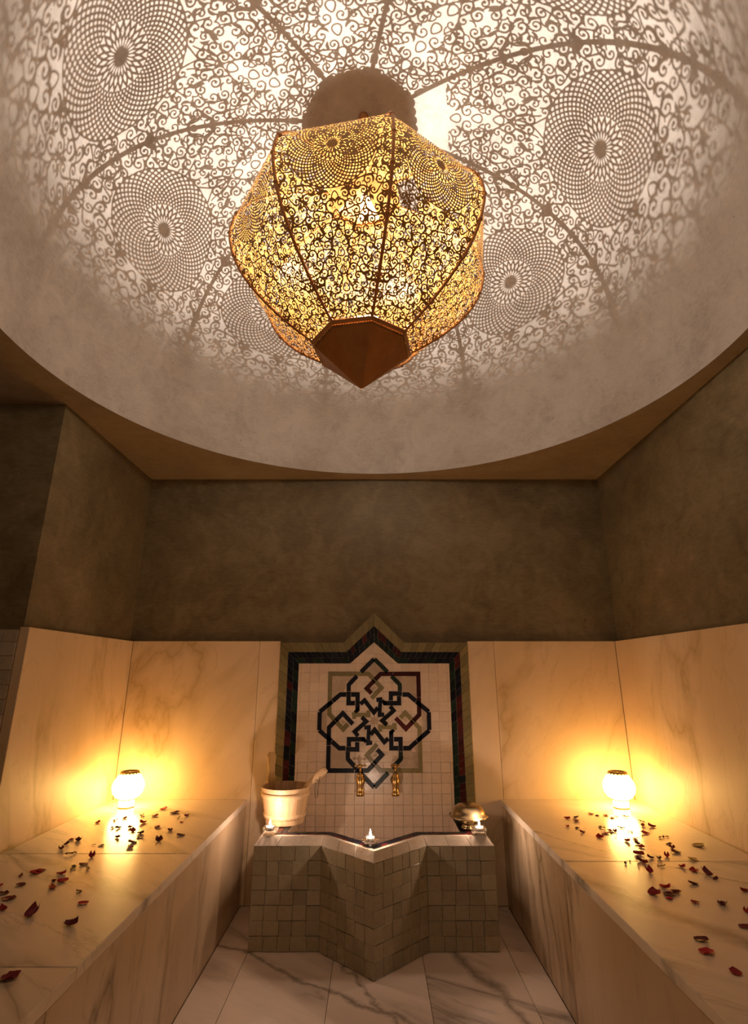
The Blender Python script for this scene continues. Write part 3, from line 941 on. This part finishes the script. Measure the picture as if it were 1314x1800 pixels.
# ================================================================== LANTERN
lan = thing('pierced_lantern', 'large octagonal pierced brass lantern hanging from the dome', 'lantern', (LX, LY, 2.19), 0)
LZ0 = 2.19
RIB0 = math.radians(12.0)      # rib azimuth from the direction facing the viewer
ctrl = [(0.183, 2.366), (0.305, 2.455), (0.412, 2.558), (0.484, 2.660), (0.520, 2.760), (0.527, 2.835), (0.508, 2.915), (0.455, 2.985), (0.365, 3.040), (0.262, 3.075), (0.150, 3.098)]
def catmull(pts, per):
    P = [2 * np.array(pts[0]) - np.array(pts[1])] + [np.array(p) for p in pts] + [2 * np.array(pts[-1]) - np.array(pts[-2])]
    out = []
    for i in range(1, len(P) - 2):
        for k in range(per):
            t = k / per
            a, b, c, d = P[i - 1], P[i], P[i + 1], P[i + 2]
            out.append(0.5 * ((2 * b) + (c - a) * t + (2 * a - 5 * b + 4 * c - d) * t * t + (3 * b - a - 3 * c + d) * t ** 3))
    out.append(P[-2])
    return np.array(out)
prof = catmull(ctrl, 24)
C8, S8 = math.cos(PI / 8), math.sin(PI / 8)
# arc length along the middle of a facet
mid_r = prof[:, 0] * C8
seg = np.hypot(np.diff(mid_r), np.diff(prof[:, 1]))
arc = np.concatenate([[0], np.cumsum(seg)])
TL = arc[-1]
def at_t(t):
    return np.interp(t, arc, prof[:, 0]), np.interp(t, arc, prof[:, 1])

# the cut-out drawing: positive = metal, on a metric raster (x across, t along)
DX = 0.0011
XH = 0.215
nx, nt = int(2 * XH / DX) + 1, int(TL / DX) + 2
gx = np.linspace(-XH, XH, nx); gt = np.arange(nt) * DX
Fd = np.full((nt, nx), -0.02)
def stroke(pts, w0, w1=None):
    pts = np.asarray(pts, float); w1 = w0 if w1 is None else w1
    n = len(pts) - 1
    for i in range(n):
        a, b = pts[i], pts[i + 1]
        ha, hb = (w0 + (w1 - w0) * i / n) / 2, (w0 + (w1 - w0) * (i + 1) / n) / 2
        m = max(ha, hb) + 0.004
        for s in (1, -1):
            ax, bx = s * a[0], s * b[0]
            x0 = max(int((min(ax, bx) - m + XH) / DX), 0); x1 = min(int((max(ax, bx) + m + XH) / DX) + 2, nx)
            t0 = max(int((min(a[1], b[1]) - m) / DX), 0); t1 = min(int((max(a[1], b[1]) + m) / DX) + 2, nt)
            if x0 >= x1 or t0 >= t1: continue
            X, T = np.meshgrid(gx[x0:x1], gt[t0:t1])
            dx, dt = bx - ax, b[1] - a[1]
            L2 = dx * dx + dt * dt + 1e-12
            q = np.clip(((X - ax) * dx + (T - a[1]) * dt) / L2, 0, 1)
            d = np.hypot(X - ax - q * dx, T - a[1] - q * dt)
            Fd[t0:t1, x0:x1] = np.maximum(Fd[t0:t1, x0:x1], ha + (hb - ha) * q - d)
def spiral(cx, ct, r, a0, turns, hand, w0, w1, blob=True):
    n = 16
    pts = []
    for i in range(n + 1):
        q = i / n
        rr = r * (1 - 0.80 * q); a = a0 + hand * q * turns * 2 * PI
        pts.append((cx + rr * math.cos(a), ct + rr * math.sin(a)))
    stroke(pts, w0, w1)
    if blob: stroke([pts[-1], (pts[-1][0] + 1e-4, pts[-1][1])], w0 * 1.5)
    return pts[0]
t_ros = float(np.interp(2.815, prof[:, 1], arc))
R_ROS = 0.154
prng = random.Random(5)
def width_at(t):
    return float(np.interp(t, arc, prof[:, 0])) * S8
# scrollwork: vines of C-curls and S-stems on a jittered lattice, with leaves
SPC = 0.0330
nodes = []
j = 0
tt = 0.006
while tt < TL + 0.01:
    x = (0.47 if j % 2 else 0.98) * SPC
    if j % 2 == 0 and abs(tt - t_ros) > R_ROS + 0.004:      # teardrop on the middle line
        stroke([(0.0105 * math.sin(q_) * (1 + 0.35 * math.cos(q_)), tt - 0.0135 * math.cos(q_)) for q_ in np.linspace(0, PI, 14)], 0.0040)
    while x < width_at(min(tt, TL)) + SPC * 0.5:
        jx, jt = prng.uniform(-0.13, 0.13) * SPC, prng.uniform(-0.13, 0.13) * SPC
        if math.hypot(x, tt - t_ros) > R_ROS - 0.004:
            nodes.append((max(0.0, x + jx) if x > 0 else 0.0, tt + jt))
        x += SPC
    tt += SPC * 0.84; j += 1
for (x, t) in nodes:
    hand = prng.choice((-1, 1)); a0 = prng.uniform(0, 2 * PI)
    r = SPC * prng.uniform(0.37, 0.46)
    w = prng.uniform(0.0043, 0.0055)
    st = spiral(x, t, r, a0, prng.uniform(0.85, 1.15), hand, w, w * 0.62)
    best = sorted(nodes, key=lambda q: (q[0] - x) ** 2 + (q[1] - t) ** 2)[1:7]
    tx, ty = -math.sin(a0) * -hand, math.cos(a0) * -hand
    # the stem swings out of the curl along its tangent to the neighbour that lies ahead
    q = max(best, key=lambda q: ((q[0] - st[0]) * tx + (q[1] - st[1]) * ty) / (math.hypot(q[0] - st[0], q[1] - st[1]) + 1e-6))
    dq = math.hypot(q[0] - st[0], q[1] - st[1]) + 1e-6
    ex, ey = (q[0] - st[0]) / dq, (q[1] - st[1]) / dq
    sgn = prng.choice((-1, 1))
    pe = (q[0] - ey * sgn * SPC * 0.42, q[1] + ex * sgn * SPC * 0.42)
    p1 = (st[0] + tx * r * 1.1, st[1] + ty * r * 1.1)
    pts = []
    for i in range(11):
        u = i / 10
        pts.append(((1 - u) ** 2 * st[0] + 2 * u * (1 - u) * p1[0] + u * u * pe[0], (1 - u) ** 2 * st[1] + 2 * u * (1 - u) * p1[1] + u * u * pe[1]))
    stroke(pts, w, 0.0034)
    # second, thinner tendril to another neighbour
    q2 = prng.choice([b_ for b_ in best if b_ is not q])
    b0 = math.atan2(q2[1] - t, q2[0] - x)
    s0 = (x + r * math.cos(b0 + 0.9), t + r * math.sin(b0 + 0.9)); s1 = (q2[0] - r * math.cos(b0 - 0.9), q2[1] - r * math.sin(b0 - 0.9))
    mm = ((s0[0] + s1[0]) / 2 - math.sin(b0) * r * 0.5, (s0[1] + s1[1]) / 2 + math.cos(b0) * r * 0.5)
    pts = [((1 - u) ** 2 * s0[0] + 2 * u * (1 - u) * mm[0] + u * u * s1[0], (1 - u) ** 2 * s0[1] + 2 * u * (1 - u) * mm[1] + u * u * s1[1]) for u in np.linspace(0, 1, 9)]
    stroke(pts, 0.0036, 0.0036)
    # crescent leaf hugging the curl
    if prng.random() < 0.6:
        b0 = prng.uniform(0, 2 * PI)
        arcp = [(x + r * 1.16 * math.cos(b0 + q_ * 0.75), t + r * 1.16 * math.sin(b0 + q_ * 0.75)) for q_ in np.linspace(-1, 1, 9)]
        for i in range(8):
            stroke(arcp[i:i + 2], max(0.0078 * math.sin(PI * (i + 0.5) / 8), 0.003))
# rosette of crossing spirals: long petals inside, a fine net outside
X, T = np.meshgrid(gx, gt)
rr = np.hypot(X, T - t_ros); th = np.arctan2(X, T - t_ros)
def net(N, fill):
    gg = 1.25 * (np.maximum(rr, 0.004) / R_ROS) ** 1.25
    sl = np.sqrt(1 + (1.25 * gg) ** 2)
    def ridge(phase):
        q = np.abs(((phase * N / (2 * PI)) % 1.0) - 0.5)
        return 0.5 - q
    sp = 2 * PI * np.maximum(rr, 1e-4) / N
    d = np.minimum(ridge(th + gg), ridge(th - gg)) * sp / sl
    return np.minimum(fill, 0.19 * sp) - d
ros = np.where(rr < 0.062, net(24, 0.0023), net(48, 0.0021))
ros = np.maximum(ros, 0.0145 - rr)
ros = np.maximum(ros, 0.0021 - np.abs(rr - (R_ROS - 0.002)))
Fd = np.where(rr < R_ROS, ros, Fd)

# marching squares on a grid fitted to the facet
def facet_mesh(name, hatch=False):
    NS, NTT = 250, int(TL / 0.00155)
    s = np.linspace(-1, 1, NS + 1); t = np.linspace(0, TL, NTT + 1)
    Rt, Zt = at_t(t)
    half = Rt * S8
    Xg = s[None, :] * half[:, None]
    Tg = np.repeat(t[:, None], NS + 1, 1)
    fx = (Xg + XH) / DX; ft = Tg / DX
    ix = np.clip(fx.astype(int), 0, nx - 2); it = np.clip(ft.astype(int), 0, nt - 2)
    wx, wt = fx - ix, ft - it
    V = (Fd[it, ix] * (1 - wx) + Fd[it, ix + 1] * wx) * (1 - wt) + (Fd[it + 1, ix] * (1 - wx) + Fd[it + 1, ix + 1] * wx) * wt
    edge = np.minimum(half[:, None] - np.abs(Xg), np.minimum(Tg, TL - Tg))
    if hatch:
        V = np.where((Tg > TL - 0.095) & (Tg < TL - 0.012), -0.01, V)
    V = np.maximum(V, 0.0055 - edge)
    V = np.where(np.abs(V) < 1e-6, 1e-6, V)
    # 3-D node positions (facet centred on -Y)
    rm = Rt * C8
    P = np.stack([Xg, np.repeat(-rm[:, None], NS + 1, 1), np.repeat(Zt[:, None] - LZ0, NS + 1, 1)], -1)
    nr, nc = V.shape
    idc = np.arange(nr * nc).reshape(nr, nc)
    def cut(a, b, pa, pb):
        q = a / (a - b + 1e-12); q = np.clip(q, 0, 1)
        return pa + (pb - pa) * q[..., None]
    He = cut(V[:, :-1], V[:, 1:], P[:, :-1], P[:, 1:])
    Ve = cut(V[:-1], V[1:], P[:-1], P[1:])
    idh = nr * nc + np.arange(nr * (nc - 1)).reshape(nr, nc - 1)
    idv = nr * nc + nr * (nc - 1) + np.arange((nr - 1) * nc).reshape(nr - 1, nc)
    allv = np.concatenate([P.reshape(-1, 3), He.reshape(-1, 3), Ve.reshape(-1, 3)])
    c = [idc[:-1, :-1], idc[:-1, 1:], idc[1:, 1:], idc[1:, :-1]]
    e = [idh[:-1, :], idv[:, 1:], idh[1:, :], idv[:, :-1]]     # e0 between c0c1, e1 c1c2, e2 c2c3, e3 c3c0
    S = V > 0
    code = S[:-1, :-1] * 1 + S[:-1, 1:] * 2 + S[1:, 1:] * 4 + S[1:, :-1] * 8
    quads, tris = [], []
    for k in range(1, 16):
        m = code == k
        if not m.any(): continue
        ring = []
        for i in range(4):
            on, nxt = k >> i & 1, k >> ((i + 1) % 4) & 1
            if on: ring.append(c[i][m])
            if on != nxt: ring.append(e[i][m])
        n = len(ring)
        if n == 3: tris.append(np.stack(ring, 1))
        elif n == 4: quads.append(np.stack(ring, 1))
        else:
            for i in range(1, n - 1): tris.append(np.stack([ring[0], ring[i], ring[i + 1]], 1))
    Q = np.concatenate(quads); Tr = np.concatenate(tris)
    used = np.zeros(len(allv), bool); used[Q.ravel()] = True; used[Tr.ravel()] = True
    remap = np.cumsum(used) - 1
    vv = allv[used]; Q = remap[Q]; Tr = remap[Tr]
    me = bpy.data.meshes.new(name)
    me.vertices.add(len(vv)); me.vertices.foreach_set('co', vv.astype(np.float32).ravel())
    loops = np.concatenate([Q.ravel(), Tr.ravel()]).astype(np.int32)
    me.loops.add(len(loops)); me.loops.foreach_set('vertex_index', loops)
    np_ = len(Q) + len(Tr)
    starts = np.concatenate([np.arange(len(Q)) * 4, len(Q) * 4 + np.arange(len(Tr)) * 3]).astype(np.int32)
    me.polygons.add(np_); me.polygons.foreach_set('loop_start', starts)
    me.polygons.foreach_set('use_smooth', np.ones(np_, bool))
    me.update(calc_edges=True); me.validate()
    me.materials.append(M['lantern'])
    return me
fm = facet_mesh('pierced_panel')
fh = facet_mesh('pierced_panel_open', True)
for k in range(8):
    a = RIB0 + PI / 8 + k * PI / 4        # 34.5, 79.5, ...
    link('pierced_panel', fh if k == 1 else fm, lan, (0, 0, 0), (0, 0, a))
# ribs with knuckles
stud = mk_mesh('rib_stud', *lathe_vf([(0.001, -0.009), (0.007, -0.006), (0.0095, 0), (0.007, 0.006), (0.001, 0.009)], 8), 'lantern_cap', True)
pr = prof[::6]
for k in range(8):
    a = RIB0 + k * PI / 4
    path = [(0, -(r + 0.002), z - LZ0) for r, z in pr]
    v, f = tube_vf(path, 0.0058, 8)
    rb = obj('rib', v, f, 'lantern_cap', lan, True, rot=(0, 0, a))
    for i in range(4, len(pr) - 2, 5):
        link('rib_stud', stud, rb, (0, -pr[i][0] - 0.002, pr[i][1] - LZ0))
# bottom ring and eight-sided pointed cap
def ngon_lathe(prof8, name, mat, smooth=False):
    v, f = lathe_vf(prof8, 8, RIB0 - PI / 2, RIB0 - PI / 2 + 2 * PI)
    return obj(name, v, f, mat, lan, smooth)
ngon_lathe([(0.176, 0.168), (0.194, 0.168), (0.199, 0.178), (0.192, 0.188), (0.180, 0.184)], 'bottom_ring', 'lantern_cap')
cap = ngon_lathe([(0.184, 0.166), (0.182, 0.158), (0.168, 0.147), (0.002, 0.0)], 'bottom_cap', 'lantern_cap')
parts = []
for k in range(8):
    a0 = RIB0 - PI / 2 + k * PI / 4
    A_ = Vector((0.1865 * math.cos(a0), 0.1865 * math.sin(a0), 0.163)); B_ = Vector((0.1865 * math.cos(a0 + PI / 4), 0.1865 * math.sin(a0 + PI / 4), 0.163))
    for i in range(14):
        c_ = A_.lerp(B_, (i + 0.5) / 14)
        w, g = lathe_vf([(0.0003, -0.004), (0.004, -0.002), (0.0046, 0.001), (0.001, 0.004)], 6)
        parts.append(([(p[0] + c_.x, p[1] + c_.y, p[2] + c_.z) for p in w], g))
v, f = join_vf(*parts)
obj('beaded_trim', v, f, 'brass', cap, True)
# top cap with scalloped edge
ht = 3.098 - LZ0
ngon_lathe([(0.150, ht - 0.004), (0.157, ht + 0.002), (0.135, ht + 0.02), (0.07, ht + 0.05), (0.03, ht + 0.07), (0.002, ht + 0.075)], 'top_cap', 'lantern_cap')
parts = []
for k in range(8):
    a0 = RIB0 - PI / 2 + k * PI / 4
    A_ = Vector((0.152 * math.cos(a0), 0.152 * math.sin(a0), 0)); B_ = Vector((0.152 * math.cos(a0 + PI / 4), 0.152 * math.sin(a0 + PI / 4), 0))
    for i in range(5):
        c_ = A_.lerp(B_, (i + 0.5) / 5)
        n_ = 12
        vv_ = [(c_.x + 0.0145 * math.cos(2 * PI * q / n_), c_.y + 0.0145 * math.sin(2 * PI * q / n_), ht + dz) for dz in (-0.001, 0.001) for q in range(n_)]
        ff_ = [tuple(range(n_))[::-1], tuple(range(n_, 2 * n_))] + [(q, (q + 1) % n_, n_ + (q + 1) % n_, n_ + q) for q in range(n_)]
        parts.append((vv_, ff_))
v, f = join_vf(*parts)
obj('scalloped_edge', v, f, 'lantern_cap', lan)
DTOP = Z_CEIL + DOME_H - LZ0
v, f = tube_vf([(0, 0, ht + 0.07), (0, 0, DTOP - 0.006)], 0.008, 10)
obj('hanging_rod', v, f, 'lantern_cap', lan, True)
v, f = lathe_vf([(0.022, DTOP - 0.004), (0.021, DTOP - 0.010), (0.014, DTOP - 0.02), (0.008, DTOP - 0.04)], 24)
obj('ceiling_rose', v, f, 'lantern_cap', lan, True)
# lamp holder on a stem from the bottom cap, with its bulb
BX_, BY_, BZ_ = 0.022, -0.080, 2.415 - LZ0
v, f = tube_vf([(BX_, BY_, 0.10), (BX_, BY_, BZ_ - 0.09)], 0.006, 8)
obj('lamp_stem', v, f, 'lantern_cap', lan, True)
v, f = lathe_vf([(0.006, -0.095), (0.017, -0.09), (0.019, -0.045), (0.017, -0.042)], 16)
obj('bulb_holder', [(p[0] + BX_, p[1] + BY_, p[2] + BZ_) for p in v], f, 'lantern_cap', lan, True)
v, f = lathe_vf([(0.014, -0.045), (0.022, -0.03), (0.026, -0.015), (0.020, -0.004), (0.010, 0.0), (0.001, 0.001)], 20)
obj('bulb', [(p[0] + BX_, p[1] + BY_, p[2] + BZ_ - 0.004) for p in v], f, 'bulb', lan, True)
l = bpy.data.lights.new('bulb_light', 'SPOT'); l.energy = LANTERN_W; l.color = LANTERN_COL; l.shadow_soft_size = 0.003
l.spot_size = math.radians(152); l.spot_blend = 0.55
lo = bpy.data.objects.new('bulb_light', l); COL.objects.link(lo)
lo.location = (BX_, BY_, BZ_ + 0.004); lo.rotation_euler = (PI, 0, 0); lo.parent = lan
l = bpy.data.lights.new('lantern_fill', 'POINT'); l.energy = LANTERN_FILL_W; l.color = LANTERN_FILL_COL; l.shadow_soft_size = 0.07  # added soft fill above the bulb, lifts the ambient on dome and walls
lo = bpy.data.objects.new('lantern_fill', l); COL.objects.link(lo)
lo.location = (BX_, BY_, BZ_ + 0.075); lo.parent = lan

# ================================================================== ROSE PETALS
def petal_mesh(name, seed, mat, curl, wide):
    r = random.Random(seed)
    n = 7
    v, f = [], []
    notch = r.uniform(0.0, 0.25); tw = r.uniform(-0.5, 0.5)
    for i in range(n + 1):
        a = i / n                                        # along
        w = math.sin(PI * min(0.97, 0.06 + a * 0.84)) ** 0.65 * wide
        for k in range(n + 1):
            b = k / n * 2 - 1
            x = b * w * 0.5
            y = (a - 0.5) - (notch * (1 - abs(b)) * 0.35 if i == n else 0) - 0.10 * b * b * a
            z = curl * (b * b * 0.22 * (0.4 + a)) + curl * 0.30 * (a - 0.45) ** 2 * 2.0 + tw * b * (a - 0.5) * 0.35 + r.gauss(0, 0.014)
            v.append((x, y, z))
    for i in range(n):
        for k in range(n):
            q = i * (n + 1) + k
            f.append((q, q + 1, q + n + 2, q + n + 1))
    zmin = min(p[2] for p in v)
    v = [(x, y, z - zmin) for x, y, z in v]
    me = mk_mesh(name, v, f, mat, True)
    return me
def dry_mesh(name, seed, mat):
    """shrivelled petal: a crumpled narrow strip"""
    r = random.Random(seed); n = 9
    v, f = [], []
    for i in range(n + 1):
        a = i / n
        w = 0.34 * math.sin(PI * (0.08 + 0.84 * a)) * r.uniform(0.6, 1.2)
        cx_ = 0.18 * math.sin(a * 5 + seed)
        for k in range(5):
            b = k / 4 * 2 - 1
            v.append((cx_ + b * w * 0.5, a - 0.5, 0.25 * abs(math.sin(a * 7 + b * 2.2 + seed)) + r.gauss(0, 0.03) + 0.1 * b * b))
    for i in range(n):
        for k in range(4):
            q = i * 5 + k
            f.append((q, q + 1, q + 6, q + 5))
    zmin = min(p[2] for p in v)
    return mk_mesh(name, [(x, y, z - zmin) for x, y, z in v], f, mat, True)
PM = {}
for c_, m_ in (('r', 'red_petal'), ('k', 'dark_petal'), ('o', 'orange_petal'), ('c', 'cream_petal')):
    PM[c_] = [petal_mesh('petal', 10 * i + ord(c_), m_, [1.0, 1.5, 0.7, 1.9][i], [0.95, 0.75, 1.0, 0.62][i]) for i in range(4)]
PM['d'] = [dry_mesh('dried_petal', i + 1, 'dry_petal') for i in range(3)]
LEFT = '''493,412,r,30 580,402,d,30 570,438,d,34 597,438,k,30 628,390,o,28 717,378,d,34 780,378,r,32 720,412,r,36 655,435,k,30 668,453,r,36
706,464,k,32 706,483,k,36 592,485,k,34 797,432,r,38 855,449,k,34 823,343,r,34 878,362,k,46 940,377,k,28 900,388,d,26 913,409,r,20 908,473,k,40 800,500,k,46
665,510,k,42 655,537,r,34 510,525,k,28 395,500,k,48 360,495,r,28 335,520,k,30 308,545,k,42 355,570,d,44 462,580,r,46 422,619,k,42 365,640,d,46 440,645,d,34
180,660,r,54 207,650,r,40 105,680,o,28 310,667,r,44 272,702,k,32 316,703,r,50 262,738,o,46 395,760,d,46 105,722,k,44 3,727,r,34 20,764,k,44 45,790,k,64
418,813,r,48 16,845,r,50 160,870,k,82 358,920,k,72 57,1185,k,92 472,523,d,16 757,437,d,10'''
RIGHT = '''396,396,r,30 441,391,k,30 441,408,r,34 398,434,r,24 447,445,k,24 473,466,r,26 517,372,r,26 548,383,k,22 592,380,r,26 625,393,o,26 647,388,d,26 692,387,d,30
768,410,d,28 780,432,o,32 827,437,r,36 570,440,d,40 670,443,d,28 590,470,r,38 615,458,r,34 640,462,r,28 720,464,d,26 792,472,r,40 563,490,r,40 643,490,d,14 702,510,r,36
742,497,r,26 752,523,k,30 775,540,r,36 873,495,d,34 900,488,d,28 915,525,k,32 930,543,k,36 950,567,k,42 760,575,r,52 903,587,r,40 820,595,k,32 865,600,k,36 693,623,k,22
715,612,k,14 770,610,k,40 792,620,r,38 1068,533,c,62 1035,603,c,48 877,637,d,34 815,665,r,52 980,640,r,36 1040,660,r,44 1107,677,k,60 1152,703,k,30 1037,725,k,46 895,745,r,56
840,775,r,64 915,780,k,56 950,768,k,50 915,800,r,34 1046,820,r,40 1187,830,k,56 1297,762,r,44 1305,866,r,40 1298,945,k,50 1078,1008,k,66 1103,1072,r,72 1250,1175,r,60'''
SINGLE = {(57, 1185): 'large dark red petal nearest the viewer on the left bench', (160, 870): 'big curled blackish petal lying left of another dark petal, left bench',
          (358, 920): 'big blackish petal nearest the front edge of the left bench', (418, 813): 'lone red petal between the two big dark ones, left bench',
          (1103, 1072): 'bright red folded petal, second nearest the viewer on the right bench', (1250, 1175): 'red petal nearest the viewer on the right bench',
          (1078, 1008): 'dark crimson petal just behind a bright red folded one, right bench', (1068, 533): 'cream petal closest to the right wall on the right bench',
          (1035, 603): 'cream petal farther from the wall on the right bench', (840, 775): 'large red petal leftmost of the clump on the long grey vein, right bench'}
prng2 = random.Random(3)
nm = {'r': 'red', 'k': 'dark crimson', 'o': 'orange', 'd': 'shrivelled dry', 'c': 'cream'}
PET = {}
for sidename, data, sc, ox in (('left', LEFT, 460 / 1314.0, 0), ('right', RIGHT, 454 / 1314.0, 860)):
    for it in data.split():
        cx_, cy_, c_, w_ = it.split(',')
        px, py = ox + float(cx_) * sc, 1300 + float(cy_) * sc
        wpx = float(w_) * sc
        x, y = on_plane(px, py + 1.0, Z_BENCH + 0.004)
        u_, a_, b_ = ray(px, py)
        s_ = (Z_BENCH - CAM_H) / b_
        size = wpx / F_PX * s_ * 1.05
        if c_ == 'd': size *= 1.15
        me = prng2.choice(PM[c_])
        o = link('dried_petal' if c_ == 'd' else 'rose_petal', me, None, (x, y, Z_BENCH + 0.0006), (prng2.uniform(-.12, .12), prng2.uniform(-.12, .12), prng2.uniform(0, 2 * PI)))
        o.scale = (size, size, size * 0.55)
        key = (int(cx_), int(cy_))
        if key in SINGLE: tag(o, SINGLE[key], 'petal')
        else: PET.setdefault((c_, sidename), []).append(o)
        # rest on the stone: lowest corner of the tilted petal
        o.rotation_mode = 'XYZ'
        Mx = o.rotation_euler.to_matrix() @ Matrix.Diagonal(o.scale)
        zm = min((Mx @ q.co).z for q in me.vertices)
        o.location.z = Z_BENCH + 0.0004 - zm
ORD = 'first second third fourth fifth sixth seventh eighth ninth tenth eleventh twelfth thirteenth fourteenth fifteenth sixteenth seventeenth eighteenth nineteenth twentieth'.split()
ORD += ['twenty-' + w for w in ORD[:9]] + ['thirtieth']
for (c_, side_), lst in PET.items():
    lst.sort(key=lambda o: o.location.y)
    for i, o in enumerate(lst):
        tag(o, '%s rose petal, %s %s one from the front, on the %s bench' % (nm[c_], ORD[i], nm[c_].split()[-1], side_), 'petal', '%s petals on the %s bench' % (nm[c_], side_))
